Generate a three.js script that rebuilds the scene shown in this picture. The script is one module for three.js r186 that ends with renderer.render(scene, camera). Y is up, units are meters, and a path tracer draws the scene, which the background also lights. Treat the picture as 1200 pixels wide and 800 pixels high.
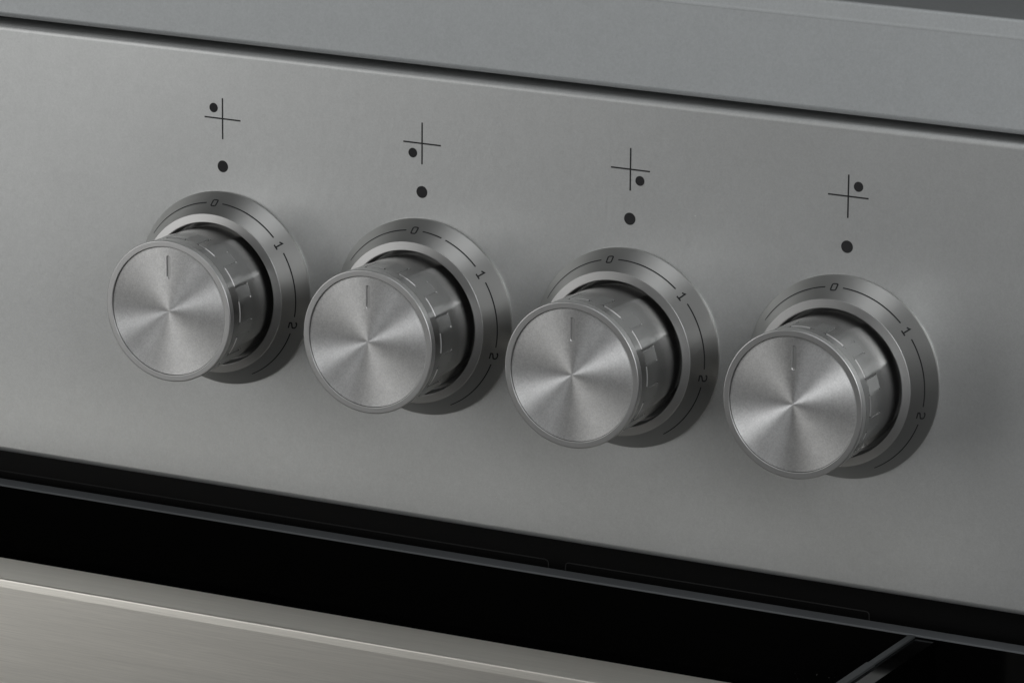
import * as THREE from 'three';
import { mergeGeometries, toCreasedNormals } from 'three/addons/utils/BufferGeometryUtils.js';
import { RectAreaLightUniformsLib } from 'three/addons/lights/RectAreaLightUniformsLib.js';
import { Brush, Evaluator, SUBTRACTION } from 'three-bvh-csg';

RectAreaLightUniformsLib.init();
const scene = new THREE.Scene();
const O = new THREE.Vector3(0, 0.82, 0);           // middle of the row of knobs on the front of the control panel

// ---------------------------------------------------------------- camera
const camera = new THREE.PerspectiveCamera(2 * Math.atan(400 / 6086.6) * 180 / Math.PI, 1.5, 0.05, 30);
{
  const axis = new THREE.Vector3(-0.251007, 0.482235, 0.070078), angle = axis.length();
  camera.quaternion.setFromAxisAngle(axis.normalize(), angle);
  camera.position.set(0.749623, 0.423535, 1.434659).add(O);
}
scene.add(camera);

// ---------------------------------------------------------------- light: a dark studio with soft boxes
scene.background = new THREE.Color(0.008, 0.0083, 0.0085);
const softboxes = [
  { at: [-0.85, 0.19, 0.75], to: [0, 0, 0], w: 0.75, h: 0.9, power: 1.27, tint: [1, 0.997, 0.985], label: 'large studio softbox to the left of the cooker' },
  { at: [0.60, 0.30, 0.60], to: [0, 0, 0], w: 0.3, h: 0.35, power: 7.4, tint: [0.98, 0.99, 1], label: 'small bright softbox to the right of the control panel' },
  { at: [0.20, 1.00, 0.35], to: [0, 0, 0], w: 0.8, h: 0.6, power: 0.62, tint: [0.97, 0.985, 1], label: 'wide dim softbox hanging straight above the cooker' },
  { at: [0.10, 0.90, 0.90], to: [0, 0, 0], w: 0.6, h: 0.4, power: 1.35, tint: [0.97, 0.985, 1], label: 'softbox hanging high in front of the cooker' },
  { at: [0.30, 0.00, 0.80], to: [0, 0, 0], w: 0.3, h: 0.3, power: 1.05, tint: [0.98, 0.99, 1], label: 'small dim softbox level with the knobs in front of the rightmost knob' },
];

const renderer = new THREE.WebGLRenderer({ antialias: true });
renderer.toneMapping = THREE.LinearToneMapping;
renderer.toneMappingExposure = 0.9;
renderer.shadowMap.enabled = true;
renderer.setSize(1024, 682);

// ---------------------------------------------------------------- helpers
let seed = 7;
const rnd = () => { seed = (seed + 0x6d2b79f5) | 0; let t = Math.imul(seed ^ (seed >>> 15), 1 | seed); t = (t + Math.imul(t ^ (t >>> 7), 61 | t)) ^ t; return ((t ^ (t >>> 14)) >>> 0) / 4294967296; };
const used = {};
function numbered(name) { const n = used[name] = (used[name] ?? -1) + 1; return n ? name + '_' + String(n).padStart(3, '0') : name; }
function part(name, geometry, material, parent, label) {
  const m = new THREE.Mesh(geometry, material);
  m.name = numbered(name); m.castShadow = m.receiveShadow = true;
  if (label) m.userData.label = label;
  parent.add(m);
  return m;
}
// a surface of revolution about z: profile is a list of [radius, z]; uv = (angle, arc length) in metres
function turned(profile, n = 160, crease = 0.6) {
  const pos = [], nor = [], uv = [], idx = [], { rows, segments } = smoothed(profile, false, crease);
  for (const [r, z, nr, nz, s] of rows) for (let k = 0; k <= n; k++) { const a = k / n * 2 * Math.PI, c = Math.cos(a), e = Math.sin(a); pos.push(r * c, r * e, z); nor.push(nr * c, nr * e, nz); uv.push(a * 0.025, s); }
  for (const [i, j] of segments) for (let k = 0; k < n; k++) { const a = i * (n + 1) + k, c = j * (n + 1) + k; idx.push(a, a + 1, c, a + 1, c + 1, c); }
  return made(pos, nor, uv, idx);
}
function made(pos, nor, uv, idx) {
  const g = new THREE.BufferGeometry();
  g.setAttribute('position', new THREE.Float32BufferAttribute(pos, 3)); g.setAttribute('normal', new THREE.Float32BufferAttribute(nor, 3)); g.setAttribute('uv', new THREE.Float32BufferAttribute(uv, 2)); g.setIndex(idx);
  return g;
}
// normals for an outline: smooth along arcs, flat along long straight runs, split at sharp corners; rows are [a, b, normal a, normal b, arc length]
function smoothed(points, closed, crease) {
  const n = points.length, count = closed ? n : n - 1, seg = [], rows = [], segments = [];
  for (let i = 0; i < count; i++) { const p = points[i], q = points[(i + 1) % n], l = Math.hypot(q[0] - p[0], q[1] - p[1]) || 1e-9; seg.push([(q[1] - p[1]) / l, -(q[0] - p[0]) / l, l]); }
  const normalAt = (i, mine) => {
    const a = closed ? seg[(i - 1 + n) % n] : seg[i - 1], b = closed ? seg[i % n] : seg[i];
    if (!a || !b || Math.acos(Math.min(1, Math.max(-1, a[0] * b[0] + a[1] * b[1]))) > crease) return [mine[0], mine[1]];
    const wa = a[2] ** 3, wb = b[2] ** 3, x = a[0] * wa + b[0] * wb, y = a[1] * wa + b[1] * wb, l = Math.hypot(x, y); return [x / l, y / l];
  };
  let s = 0;
  seg.forEach((g, i) => {
    const p = points[i], q = points[(i + 1) % n];
    rows.push([p[0], p[1], ...normalAt(i, g), s], [q[0], q[1], ...normalAt(i + 1, g), s + g[2]]); s += g[2];
    segments.push([2 * i, 2 * i + 1]);
  });
  return { rows, segments };
}
// rounds the corners of a polyline: points are [a, b, radius]
function rounded(points, closed = false, steps = 6) {
  const out = [], n = points.length;
  points.forEach((p, i) => {
    const r = p[2] ?? 0;
    if (!r || (!closed && (i === 0 || i === n - 1))) { out.push([p[0], p[1]]); return; }
    const P = new THREE.Vector2(p[0], p[1]), A = new THREE.Vector2(...points[(i - 1 + n) % n].slice(0, 2)).sub(P).normalize(), B = new THREE.Vector2(...points[(i + 1) % n].slice(0, 2)).sub(P).normalize();
    const half = A.angleTo(B) / 2, d = r / Math.tan(half), c = A.clone().add(B).normalize().multiplyScalar(r / Math.sin(half)).add(P);
    const s = A.multiplyScalar(d).add(P).sub(c), e = B.multiplyScalar(d).add(P).sub(c);
    let a0 = Math.atan2(s.y, s.x), da = Math.atan2(e.y, e.x) - a0;
    while (da > Math.PI) da -= 2 * Math.PI; while (da < -Math.PI) da += 2 * Math.PI;
    for (let k = 0; k <= steps; k++) out.push([c.x + r * Math.cos(a0 + da * k / steps), c.y + r * Math.sin(a0 + da * k / steps)]);
  });
  return out;
}
// a bar along x with a closed outline of [z, y] points; uv in metres, end caps included
function bar(outline, x0, x1, crease = 0.5) {
  const area = outline.reduce((t, p, i) => { const q = outline[(i + 1) % outline.length]; return t + p[0] * q[1] - q[0] * p[1]; }, 0);
  if (area < 0) outline = outline.slice().reverse();
  const n = outline.length, pos = [], nor = [], uv = [], idx = [], { rows, segments } = smoothed(outline, true, crease);
  for (const [z, y, nz, ny, s] of rows) { pos.push(x0, y, z, x1, y, z); nor.push(0, ny, nz, 0, ny, nz); uv.push(x0, s, x1, s); }
  for (const [i, j] of segments) { const a = 2 * i, c = 2 * j; idx.push(a, a + 1, c, a + 1, c + 1, c); }
  const tris = THREE.ShapeUtils.triangulateShape(outline.map((p) => new THREE.Vector2(p[0], p[1])), []), o = pos.length / 3;
  for (const [x, d] of [[x0, -1], [x1, 1]]) for (const p of outline) { pos.push(x, p[1], p[0]); nor.push(d, 0, 0); uv.push(p[0], p[1]); }
  for (const [a, b, c] of tris) idx.push(o + a, o + b, o + c, o + n + a, o + n + c, o + n + b);
  return made(pos, nor, uv, idx);
}
const box = (x0, x1, y0, y1, z0, z1) => { const g = new THREE.BoxGeometry(x1 - x0, y1 - y0, z1 - z0); g.translate((x0 + x1) / 2, (y0 + y1) / 2, (z0 + z1) / 2); return g; };
// tiling noise textures; each octave is [cells across, cells up, weight]
function noiseTexture(size, octaves, lo, hi, height = size, gamma = 1) {
  const v = new Float32Array(size * height);
  for (const [cx, cy, w] of octaves) {
    const grid = Float32Array.from({ length: cx * cy }, () => rnd());
    for (let y = 0; y < height; y++) {
      const fy = y / height * cy, y0 = Math.floor(fy), ty = fy - y0, sy = ty * ty * (3 - 2 * ty);
      for (let x = 0; x < size; x++) {
        const fx = x / size * cx, x0 = Math.floor(fx), tx = fx - x0, sx = tx * tx * (3 - 2 * tx);
        const g = (i, j) => grid[((y0 + j) % cy) * cx + (x0 + i) % cx];
        v[y * size + x] += w * ((g(0, 0) * (1 - sx) + g(1, 0) * sx) * (1 - sy) + (g(0, 1) * (1 - sx) + g(1, 1) * sx) * sy);
      }
    }
  }
  let a = Infinity, b = -Infinity;
  for (const x of v) { if (x < a) a = x; if (x > b) b = x; }
  const data = new Uint8Array(size * height * 4);
  for (let i = 0; i < v.length; i++) { const q = Math.round(255 * (lo + (hi - lo) * Math.pow((v[i] - a) / (b - a), gamma))); data[4 * i] = data[4 * i + 1] = data[4 * i + 2] = q; data[4 * i + 3] = 255; }
  const t = new THREE.DataTexture(data, size, height);
  t.wrapS = t.wrapT = THREE.RepeatWrapping; t.magFilter = t.minFilter = THREE.LinearFilter; t.needsUpdate = true;
  return t;
}
function scaled(t, metresX, metresY = metresX, channel = 0) { const c = t.clone(); c.repeat.set(1 / metresX, 1 / metresY); c.channel = channel; c.needsUpdate = true; return c; }

// ---------------------------------------------------------------- materials
const peel = noiseTexture(1024, [[60, 34, 0.5], [110, 64, 0.9], [230, 150, 0.6], [400, 400, 0.25]], 0, 1);
const grain = noiseTexture(1024, [[512, 512, 1], [200, 200, 0.6], [40, 40, 0.3]], 0.84, 1);
const smear = noiseTexture(1024, [[5, 5, 1], [11, 9, 0.8], [40, 30, 0.35], [500, 500, 0.5]], 0.9, 1);
const brushed = noiseTexture(1024, [[6, 340, 1], [14, 512, 1], [40, 512, 0.6], [3, 40, 0.4]], 0, 1);
const brushedTone = noiseTexture(1024, [[6, 340, 1], [14, 512, 1], [40, 512, 0.6], [3, 20, 0.7]], 0.8, 1);
const speckle = noiseTexture(1024, [[512, 512, 1], [300, 300, 1], [60, 60, 0.4]], 0.72, 1);
const sand = noiseTexture(512, [[256, 256, 1], [128, 128, 0.5]], 0, 1);

const mat = {
  panel: new THREE.MeshPhysicalMaterial({ name: 'silver enamel', color: new THREE.Color(0.62, 0.63, 0.625), metalness: 0.78, roughness: 0.47, roughnessMap: scaled(smear, 0.21), map: scaled(grain, 0.11), bumpMap: scaled(peel, 0.13), bumpScale: 0.000023 }),
  fascia: new THREE.MeshPhysicalMaterial({ name: 'blue grey steel', color: new THREE.Color(0.52, 0.54, 0.546), metalness: 0.5, roughness: 0.55, roughnessMap: scaled(smear, 0.3), map: scaled(grain, 0.16), bumpMap: scaled(sand, 0.09), bumpScale: 0.000007 }),
  handle: new THREE.MeshPhysicalMaterial({ name: 'brushed warm steel', color: new THREE.Color(0.93, 0.90, 0.83), metalness: 0.95, roughness: 0.40, map: scaled(brushedTone, 0.12, 0.06), bumpMap: scaled(brushed, 0.12, 0.06), bumpScale: 0.000006 }),
  ring: new THREE.MeshPhysicalMaterial({ name: 'satin dial metal', color: new THREE.Color(0.46, 0.46, 0.45), metalness: 1, roughness: 0.38, bumpMap: scaled(sand, 0.03), bumpScale: 0.000003 }),
  body: new THREE.MeshPhysicalMaterial({ name: 'satin knob metal', color: new THREE.Color(0.38, 0.38, 0.375), metalness: 1, roughness: 0.26, bumpMap: scaled(sand, 0.03), bumpScale: 0.000003 }),
  rim: new THREE.MeshPhysicalMaterial({ name: 'rim metal', color: new THREE.Color(0.55, 0.55, 0.545), metalness: 0.9, roughness: 0.38, bumpMap: scaled(sand, 0.03), bumpScale: 0.000004 }),
  face: new THREE.MeshPhysicalMaterial({ name: 'spun aluminium', color: new THREE.Color(0.93, 0.93, 0.925), metalness: 1, roughness: 0.56, anisotropy: 0.9, map: scaled(speckle, 0.12, 0.12, 1), bumpMap: scaled(sand, 0.03, 0.03, 1), bumpScale: 0.000006 }),
  print: new THREE.MeshStandardMaterial({ name: 'black print', color: new THREE.Color(0.011, 0.011, 0.012), roughness: 0.75 }),
  gloss: new THREE.MeshPhysicalMaterial({ name: 'black glass', color: new THREE.Color(0.0015, 0.0015, 0.0015), roughness: 0.08 }),
  trim: new THREE.MeshPhysicalMaterial({ name: 'black trim', color: new THREE.Color(0.002, 0.002, 0.002), roughness: 0.4, specularIntensity: 0.45 }),
  edge: new THREE.MeshStandardMaterial({ name: 'glass edge', color: new THREE.Color(0.10, 0.107, 0.113), roughness: 0.75, metalness: 0, map: scaled(grain, 0.05) }),
  inside: new THREE.MeshStandardMaterial({ name: 'dark casing', color: new THREE.Color(0.02, 0.02, 0.02), roughness: 0.7 }),
  lip: new THREE.MeshPhysicalMaterial({ name: 'dial lip metal', color: new THREE.Color(0.46, 0.46, 0.455), metalness: 0.95, roughness: 0.38, bumpMap: scaled(sand, 0.03), bumpScale: 0.000004 }),
  bright: new THREE.MeshPhysicalMaterial({ name: 'bare cut edge', color: new THREE.Color(0.66, 0.66, 0.655), metalness: 0.9, roughness: 0.5 }),
  strip: new THREE.MeshStandardMaterial({ name: 'dark strip', color: new THREE.Color(0.05, 0.054, 0.056), roughness: 0.7 }),
  ridge: new THREE.MeshStandardMaterial({ name: 'dark moulded ridge', color: new THREE.Color(0.008, 0.008, 0.008), roughness: 0.8 }),
  floor: new THREE.MeshStandardMaterial({ name: 'dark studio floor', color: new THREE.Color(0.03, 0.03, 0.032), roughness: 0.8 }),
  speck: new THREE.MeshStandardMaterial({ name: 'pale dust', color: new THREE.Color(0.75, 0.75, 0.73), roughness: 0.9 }),
};

// ---------------------------------------------------------------- the cooker: body and setting of the front
const cooker = new THREE.Group();
cooker.name = 'electric_cooker';
cooker.userData = { label: 'freestanding silver electric cooker with four round control knobs in a row', category: 'cooker' };
scene.add(cooker);
const front = new THREE.Matrix4().makeTranslation(O.x, O.y, O.z);
const place = (g) => g.applyMatrix4(front);
const X0 = -0.34, X1 = 0.26;

{
  const floor = new THREE.Mesh(new THREE.BoxGeometry(8, 0.05, 8), mat.floor);
  floor.name = 'floor'; floor.userData.kind = 'structure'; floor.position.set(0, -0.0251, 0); floor.castShadow = floor.receiveShadow = true;
  scene.add(floor);
}
part('cooker_body', place(box(X0 + 0.002, X1 - 0.002, -0.82, 0.083, -0.56, -0.022)), mat.inside, cooker);
{
  // worktop with its rounded front lip
  const lip = rounded([[-0.0215, 0.0831, 0], [0.0005, 0.0831, 0.0022], [0.0005, 0.1125, 0.001], [0.00058, 0.1129, 0.003], [0.0004, 0.1137, 0.003], [0.0000, 0.1188, 0.0011], [-0.045, 0.1190, 0.02], [-0.09, 0.1172, 0], [-0.56, 0.1172, 0], [-0.56, 0.0831, 0]], true, 8);
  part('worktop', place(bar(lip, X0 - 0.003, X1 + 0.003)), mat.fascia, cooker, 'smooth bluish grey steel worktop edge along the top');
  const sheet = rounded([[-0.0205, -0.0690, 0], [0, -0.0690, 0.0022], [0, 0.0808, 0.0022], [-0.0205, 0.0807, 0]], true, 8);
  const panel = part('control_panel', place(bar(sheet, X0, X1)), mat.panel, cooker, 'silver grey control panel with printed burner symbols');
  const symbols = [[-0.11282, -1, 1, 'upper left'], [-0.03783, -1, -1, 'lower left'], [0.03740, 1, -1, 'lower right'], [0.11285, 1, 1, 'upper right']];
  for (const [x, sx, sy, where] of symbols) {
    const cx = x, cy = 0.05762, w = 0.00025;
    const dot = new THREE.CylinderGeometry(0.0016, 0.0016, 0.00005, 40); dot.rotateX(Math.PI / 2); dot.translate(cx + sx * 0.0034, cy + sy * 0.0034, 0.00002);
    const cross = mergeGeometries([box(cx - w, cx + w, cy - 0.0069, cy + 0.0069, -0.00005, 0.00005), box(cx - 0.0069, cx + 0.0069, cy - w, cy + w, -0.00005, 0.00003), dot].map((g) => (g.index ? g.toNonIndexed() : g)));
    part('burner_symbol', place(cross), mat.print, panel, 'black printed cross with a dot at its ' + where);
    const mark = new THREE.CylinderGeometry(0.002, 0.002, 0.00005, 48); mark.rotateX(Math.PI / 2); mark.translate(x, 0.04155, 0.00002);
    part('marker_dot', place(mark), mat.print, panel);
  }
  const specks = [[0.06041, 0.04518, 0.00016]];
  for (let i = 0; i < 26; i++) specks.push([-0.19 + 0.36 * rnd(), -0.062 + 0.135 * rnd(), 0.00004 + 0.00005 * rnd()]);
  for (const [x, y, r] of specks) { const g = new THREE.IcosahedronGeometry(r, 1); g.translate(x, y, r * 0.5); part('dust_speck', place(g), mat.speck, panel); }
}

// ---------------------------------------------------------------- dial rings round the knobs
const CONE0 = [0.0325, 0.0012], CONE1 = [0.0270, 0.0090], coneLength = Math.hypot(CONE0[0] - CONE1[0], CONE0[1] - CONE1[1]);
const coneNormal = [(CONE1[1] - CONE0[1]) / coneLength, (CONE0[0] - CONE1[0]) / coneLength];   // radial, axial
const onCone = (angle, s, lift) => {     // s in metres from the middle of the slope, outward from the knob's axis
  const t = 0.5 - s / coneLength, r = CONE0[0] + (CONE1[0] - CONE0[0]) * t + lift * coneNormal[0], z = CONE0[1] + (CONE1[1] - CONE0[1]) * t + lift * coneNormal[1];
  return [r * Math.cos(angle), r * Math.sin(angle), z];
};
// a printed stroke along a polyline of [across (clockwise), outward] metres about an angle
function stroke(points, width, angle0, closed = false, lift = 0.00004) {
  const n = points.length, pos = [], idx = [], at = (u, v) => onCone(angle0 - u / 0.0295, v, lift);
  for (let i = 0; i < n; i++) {
    const p = points[i], a = points[closed ? (i - 1 + n) % n : Math.max(i - 1, 0)], b = points[closed ? (i + 1) % n : Math.min(i + 1, n - 1)];
    const norm = (q) => { const l = Math.hypot(...q) || 1; return [q[0] / l, q[1] / l]; };
    let d0 = norm([p[0] - a[0], p[1] - a[1]]), d1 = norm([b[0] - p[0], b[1] - p[1]]);
    if (!closed && i === 0) d0 = d1; if (!closed && i === n - 1) d1 = d0;
    const m = norm([-(d0[1] + d1[1]), d0[0] + d1[0]]), k = width / 2 / Math.max(0.5, m[0] * -d0[1] + m[1] * d0[0]);
    pos.push(...at(p[0] + m[0] * k, p[1] + m[1] * k), ...at(p[0] - m[0] * k, p[1] - m[1] * k));
  }
  for (let i = 0; i < (closed ? n : n - 1); i++) { const a = 2 * i, b = 2 * ((i + 1) % n); idx.push(a, a + 1, b, b, a + 1, b + 1); }
  const g = new THREE.BufferGeometry();
  g.setAttribute('position', new THREE.Float32BufferAttribute(pos, 3)); g.setIndex(idx);
  g.computeVertexNormals();
  return g.toNonIndexed();
}
const GLYPHS = {       // in a box 1 wide, 1.5 high, centred
  0: [[rounded([[-0.42, -0.75, 0.26], [0.42, -0.75, 0.26], [0.42, 0.75, 0.26], [-0.42, 0.75, 0.26]], true, 4), true]],
  1: [[[[-0.36, 0.42], [0.06, 0.75], [0.06, -0.70]], false], [[[-0.42, -0.75], [0.5, -0.75]], false]],
  2: [[rounded([[-0.44, 0.42], [-0.40, 0.75, 0.3], [0.44, 0.75, 0.34], [0.44, 0.02, 0.3], [-0.44, -0.36, 0.3], [-0.44, -0.75], [0.48, -0.75]], false, 4), false]],
};
const D = Math.PI / 180, STEP = 54;
const ringProfile = rounded([[0.0327, -0.0002], [0.0327, 0.0009, 0.0003], [0.0269, 0.00914]], false, 5);
const lipProfile = rounded([[0.0265, 0.0082], [0.02692, 0.0087, 0], [0.02692, 0.0094, 0.0002], [0.0239, 0.00985, 0.0004], [0.0236, 0.0040, 0], [0.0205, 0.0030, 0]], false, 5);
const lipShape = turned(lipProfile, 180, 0.7);
const ringShape = turned(ringProfile, 180, 0.45);
function dial(x, y, turn, brokenArc) {
  const ring = part('dial_ring', ringShape, mat.ring, cooker);
  part('dial_lip', lipShape, mat.lip, ring);
  ring.position.set(O.x + x, O.y + y, O.z); ring.rotation.z = turn * D;
  for (let k = 0; k <= 3; k++) {
    const a = (92 - k * STEP) * D;
    if (k < 3) part('dial_numeral', mergeGeometries(GLYPHS[k].map(([pts, closed], i) => stroke(pts.map(([u, v]) => [u * 0.0021, v * 0.0018]), 0.00052, a, closed, 0.00003 + 0.00002 * i))), mat.print, ring);
    const from = k < 3 ? 92 - k * STEP - 5.8 : 146, to = k < 3 ? 92 - (k + 1) * STEP + 5.8 : 97.8;
    const spans = brokenArc && k === 0 ? [[from, from - 13.5], [from - 16.5, to]] : [[from, to]];
    for (const [f, t] of spans) {
      const pts = []; for (let i = 0; i <= 24; i++) pts.push([(f - (f + (t - f) * i / 24)) * D * 0.0295, 0]);
      part('dial_line', stroke(pts, 0.00046, f * D), mat.print, ring);
    }
  }
}
const KNOBS = [[-0.11200, 0.0005, 0, false, -0.0011], [-0.03692, 0.00014, -0.5, true, 0], [0.03720, -0.00060, 6, false, 0.0016], [0.11275, -0.00012, 1.2, false, 0.0004]];   // x, y, dial turn, broken arc, how far out the knob stands
for (const k of KNOBS) dial(...k);

// ---------------------------------------------------------------- control knobs
const R = 0.0236, FACE = 0.0213, FRONT = 0.0377, FLOOR = 0.0372;
function faceShape() {                     // a shallow turned disc, polar uv (u outward, along which the spun grain spreads light), planar uv1 in metres
  const n = 180, rings = [0.00005, 0.0015, 0.004, 0.007, 0.010, 0.0125, 0.015, 0.0175, 0.0195, FACE], pos = [], uv = [], uv1 = [], idx = [], nor = [];
  const add = (r, z, up) => { for (let k = 0; k <= n; k++) { const a = k / n * 2 * Math.PI; pos.push(r * Math.cos(a), r * Math.sin(a), z); nor.push(...(up ? [0, 0, up] : [Math.cos(a), Math.sin(a), 0])); uv.push(r / FACE, k / n); uv1.push(r * Math.cos(a), r * Math.sin(a)); } };
  const join = (i) => { for (let k = 0; k < n; k++) { const a = i * (n + 1) + k, c = a + n + 1; idx.push(a, c, a + 1, a + 1, c, c + 1); } };
  rings.forEach((r, i) => { add(r, FLOOR, 1); if (i) join(i - 1); });
  let row = rings.length;
  add(FACE, FLOOR, 0); add(FACE, FLOOR - 0.0012, 0); join(row); row += 2;
  add(FACE, FLOOR - 0.0012, -1); add(0.00005, FLOOR - 0.0012, -1); join(row); row += 2;
  add(0.00005, FLOOR - 0.0012, 0); add(0.00005, FLOOR, 0); join(row);
  const g = new THREE.BufferGeometry();
  for (const [k, a, s] of [['position', pos, 3], ['normal', nor, 3], ['uv', uv, 2], ['uv1', uv1, 2]]) g.setAttribute(k, new THREE.Float32BufferAttribute(a, s));
  g.setIndex(idx);
  return g;
}
const slotShape = new THREE.Shape(rounded([[-0.0008, 0.0108, 0.0007], [0.0008, 0.0108, 0.0007], [0.0008, 0.0186, 0.0007], [-0.0008, 0.0186, 0.0007]], true, 6).map((p) => new THREE.Vector2(...p)));
const slotFloor = new THREE.ExtrudeGeometry(slotShape, { depth: 0.00006, bevelEnabled: false }); slotFloor.translate(0, 0, FLOOR - 0.00053);
let cutFace;
{
  const disc = new Brush(faceShape(), mat.face), slotGeometry = new THREE.ExtrudeGeometry(slotShape, { depth: 0.002, bevelEnabled: false });
  slotGeometry.translate(0, 0, FLOOR - 0.0005);
  slotGeometry.setAttribute('uv1', slotGeometry.attributes.uv.clone());
  { const u = slotGeometry.attributes.uv; for (let i = 0; i < u.count; i++) u.setXY(i, u.getY(i), u.getX(i)); }
  const cutter = new Brush(slotGeometry, mat.face);
  disc.updateMatrixWorld(); cutter.updateMatrixWorld();
  const ev = new Evaluator(); ev.attributes = ['position', 'normal', 'uv', 'uv1']; ev.useGroups = false;
  cutFace = ev.evaluate(disc, cutter, SUBTRACTION).geometry;
}
const DEPTH = 0.00022, NOTCH = 5.3, PITCH = 30, FIRST = 17.4;          // degrees: half width, spacing, one notch's middle
function bodyShape() {                     // tapered barrel; twelve notches run back from the groove behind the rim
  const zs = [[0.0035, 0], [0.0039, 0], [0.008, 0], [0.013, 0], [0.018, 0], [0.0226, 0], [0.02268, 0.17], [0.02278, 0.57], [0.02285, 1], [0.026, 1], [0.0305, 1], [0.03058, 1.17], [0.03068, 1.57], [0.03075, 2], [0.033, 2], [0.0352, 2]];
  const high = (z) => 0.0221 + 0.0011 * Math.min(1, z / 0.030), bevel = 1.6, as = [];
  for (let k = 0; k < 12; k++) { const m = FIRST + PITCH * k; for (const d of [-NOTCH - bevel, -NOTCH, -NOTCH / 2, 0, NOTCH / 2, NOTCH, NOTCH + bevel]) as.push([m + d, Math.abs(d) <= NOTCH]); for (let j = 1; j < 9; j++) as.push([m + NOTCH + bevel + (PITCH - 2 * NOTCH - 2 * bevel) * j / 9, false]); }
  const pos = [], idx = [], edgeIdx = [], n = as.length;
  pos.push(...as.flatMap(([a]) => [0.0190 * Math.cos(a * D), 0.0190 * Math.sin(a * D), 0.0035]));
  for (const [z, kind] of zs) for (const [a, notch] of as) { const r = high(z) - DEPTH * (notch ? Math.min(kind, 1) : Math.max(kind - 1, 0)) - (z < 0.0037 ? 0.0004 : 0); pos.push(r * Math.cos(a * D), r * Math.sin(a * D), z); }
  for (let i = 0; i < zs.length; i++) for (let k = 0; k < n; k++) { const a = i * n + k, b = i * n + (k + 1) % n, c = a + n, d = b + n;
    const lo = i ? zs[i - 1][1] : 0, hi = zs[i][1], notched = as[k][1] && as[(k + 1) % n][1], plain = !as[k][1] && !as[(k + 1) % n][1];
    (hi > lo && ((notched && hi <= 1) || (plain && lo >= 1)) ? edgeIdx : idx).push(a, b, c, b, d, c);
  }
  return [finished(pos, idx), finished(pos, edgeIdx)];
}
function finished(pos, idx) {
  const g = new THREE.BufferGeometry();
  g.setAttribute('position', new THREE.Float32BufferAttribute(pos, 3)); g.setIndex(idx);
  const out = toCreasedNormals(g, 0.45), p = out.attributes.position, uv = [];
  for (let i = 0; i < p.count; i++) uv.push(Math.atan2(p.getY(i), p.getX(i)) * 0.023, p.getZ(i));
  out.setAttribute('uv', new THREE.Float32BufferAttribute(uv, 2));
  return out;
}
const [barrel, stepEdges] = bodyShape();
const rimShape = turned(rounded([[0.0222, 0.0344, 0], [0.0230, 0.0346, 0.0002], [R - 0.0001, 0.0352, 0.0003], [R, FRONT, 0.0004], [FACE + 0.0002, FRONT, 0.0002], [FACE + 0.00005, 0.0362, 0]], false, 6), 200, 0.5);
const notchFloor = new THREE.BoxGeometry(2 * 0.0227 * Math.sin((NOTCH - 0.2) * D), 0.0006, 0.0076);
notchFloor.rotateX(0.018); notchFloor.translate(0, 0.02272, 0.02675);
function makeKnob() {
  const knob = part('control_knob', barrel, mat.body, cooker);
  part('grip_edge', stepEdges, mat.bright, knob);
  part('knob_rim', rimShape, mat.rim, knob);
  part('knob_face', cutFace, mat.face, knob);
  part('indicator_line', slotFloor, mat.rim, knob);
  for (let k = 0; k < 12; k++) part('grip_notch', notchFloor, mat.body, knob).rotation.z = (FIRST + PITCH * k - 90) * D;
  return knob;
}
const knob0 = makeKnob();
KNOBS.forEach(([x, y, , , out], i) => {
  const k = i ? knob0.clone() : knob0;
  if (i) { k.name = numbered('control_knob'); cooker.add(k); k.children.forEach((c) => { c.name = numbered(c.name.replace(/_\d+$/, '')); }); }
  k.position.set(O.x + x, O.y + y, O.z + out);
});

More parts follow.
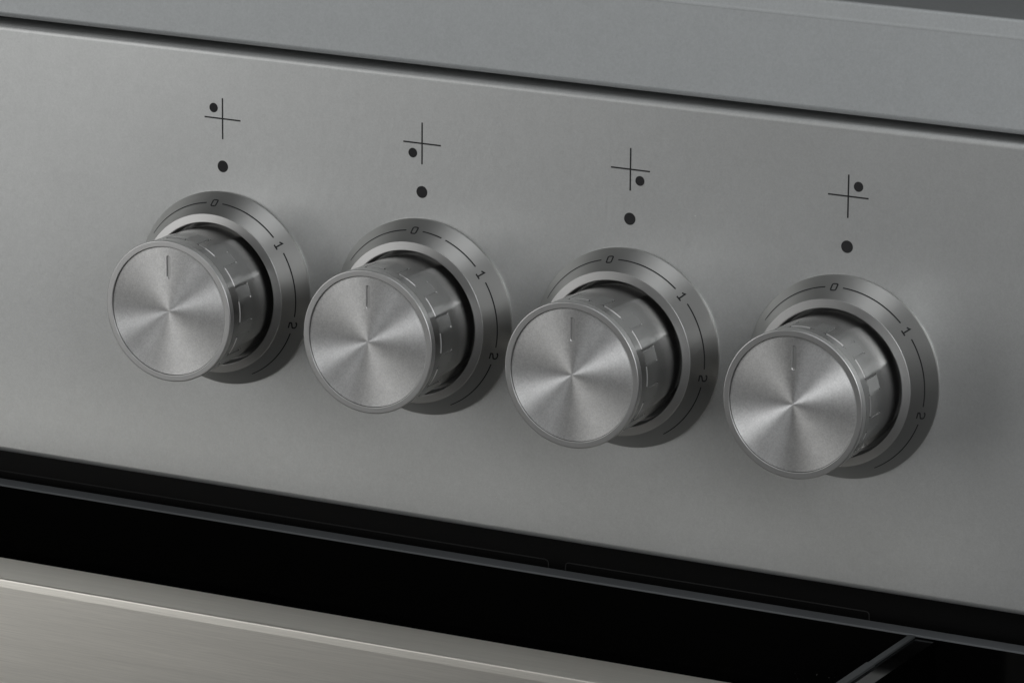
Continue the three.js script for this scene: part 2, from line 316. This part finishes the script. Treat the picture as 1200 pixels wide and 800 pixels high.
// ---------------------------------------------------------------- the recess under the panel and the oven door
{
  const trim = part('recess_trim', place(box(X0 + 0.004, X1 - 0.004, -0.2, -0.0690, -0.0215, -0.0120)), mat.trim, cooker);
  const ridge = (x0, x1) => {
    const y = -0.0797, h = 0.0002, pts = [];
    const path = rounded([[x0, y - 0.004], [x0, y, 0.0012], [x1, y, 0.0012], [x1, y - 0.004]], false, 6).map(([a, b]) => new THREE.Vector3(a, b, -0.0118));
    for (const p of path) pts.push(p);
    const c = new THREE.CurvePath(); for (let i = 0; i + 1 < pts.length; i++) c.add(new THREE.LineCurve3(pts[i], pts[i + 1]));
    return new THREE.TubeGeometry(c, 400, h, 6);
  };
  part('vent_slot', place(ridge(-0.30, 0.0035)), mat.ridge, trim);
  part('vent_slot', place(ridge(0.0098, 0.1185)), mat.ridge, trim);

  const door = part('oven_door', place(bar(rounded([[-0.0055, -0.0811, 0], [0, -0.0811, 0], [0, -0.55, 0], [-0.0055, -0.55, 0]], true), X0 + 0.003, X1 - 0.003)), mat.gloss, cooker, 'black glass oven door below the control panel');
  part('door_top_edge', place(bar(rounded([[-0.0062, -0.0811, 0], [-0.0062, -0.0805, 0.0002], [0.0002, -0.0805, 0.0003], [0.0002, -0.0811, 0]], true), X0 + 0.003, X1 - 0.003)), mat.edge, door);
  const hb = rounded([[0.0570, -0.0858, 0.0002], [0.09020, -0.0805, 0.0009], [0.0906, -0.0834, 0.004], [0.0929, -0.125, 0.003], [0.0570, -0.125, 0.002]], true, 8);
  part('door_handle', place(bar(hb, -0.30, 0.1465)), mat.handle, door, 'wide brushed steel handle bar in front of the oven door');
  for (const [a, b, f] of [[0.1372, 0.1465, 1], [-0.2965, -0.2872, -1]]) {
    const arm = part('handle_bracket', place(box(a, b, -0.124, -0.0815, 0.0003, 0.0590)), mat.gloss, door);
    const e = f > 0 ? a : b - 0.003;
    part('bracket_strip', place(box(e + 0.0004, e + 0.0026, -0.0814, -0.0807, 0.0005, 0.0318)), mat.strip, arm);
    part('bracket_strip', place(box(e + 0.0002, e + 0.0030, -0.0814, -0.0805, 0.0326, 0.0589)), mat.strip, arm);
  }
  for (let i = 0; i < 5; i++) {
    const s = new THREE.IcosahedronGeometry(0.00004 + 0.00003 * rnd(), 1); s.translate(0.098 + 0.025 * rnd(), -0.090 - 0.012 * rnd(), 0.00005);
    part('dust_speck', place(s), mat.speck, door);
  }
}

// ---------------------------------------------------------------- the studio lamps outside the picture
for (const s of softboxes) {
  const lamp = new THREE.Group();
  lamp.name = numbered('studio_softbox'); lamp.userData = { label: s.label, category: 'studio lamp' };
  lamp.position.set(...s.at).add(O);
  scene.add(lamp);
  lamp.lookAt(new THREE.Vector3(...s.to).add(O));
  const shell = new THREE.CylinderGeometry(0.70711, 0.12, 0.22, 4, 1, false); shell.rotateY(Math.PI / 4); shell.rotateX(Math.PI / 2); shell.scale(s.w + 0.02, s.h + 0.02, 1); shell.translate(0, 0, -0.115);
  part('lamp_housing', shell.toNonIndexed(), mat.inside, lamp);
  part('lamp_diffuser', new THREE.BoxGeometry(s.w, s.h, 0.002), new THREE.MeshStandardMaterial({ color: 0xffffff, roughness: 0.9, emissive: new THREE.Color(...s.tint), emissiveIntensity: 0.4 }), lamp);
  const light = new THREE.RectAreaLight(new THREE.Color(...s.tint), s.power, s.w, s.h);
  light.name = 'lamp_light'; light.position.z = 0.006; light.rotation.y = Math.PI;
  lamp.add(light);
}
scene.traverse((o) => { if (o.isMesh && !o.geometry.attributes.uv) o.geometry.setAttribute('uv', new THREE.Float32BufferAttribute(new Float32Array(o.geometry.attributes.position.count * 2), 2)); });
renderer.render(scene, camera);
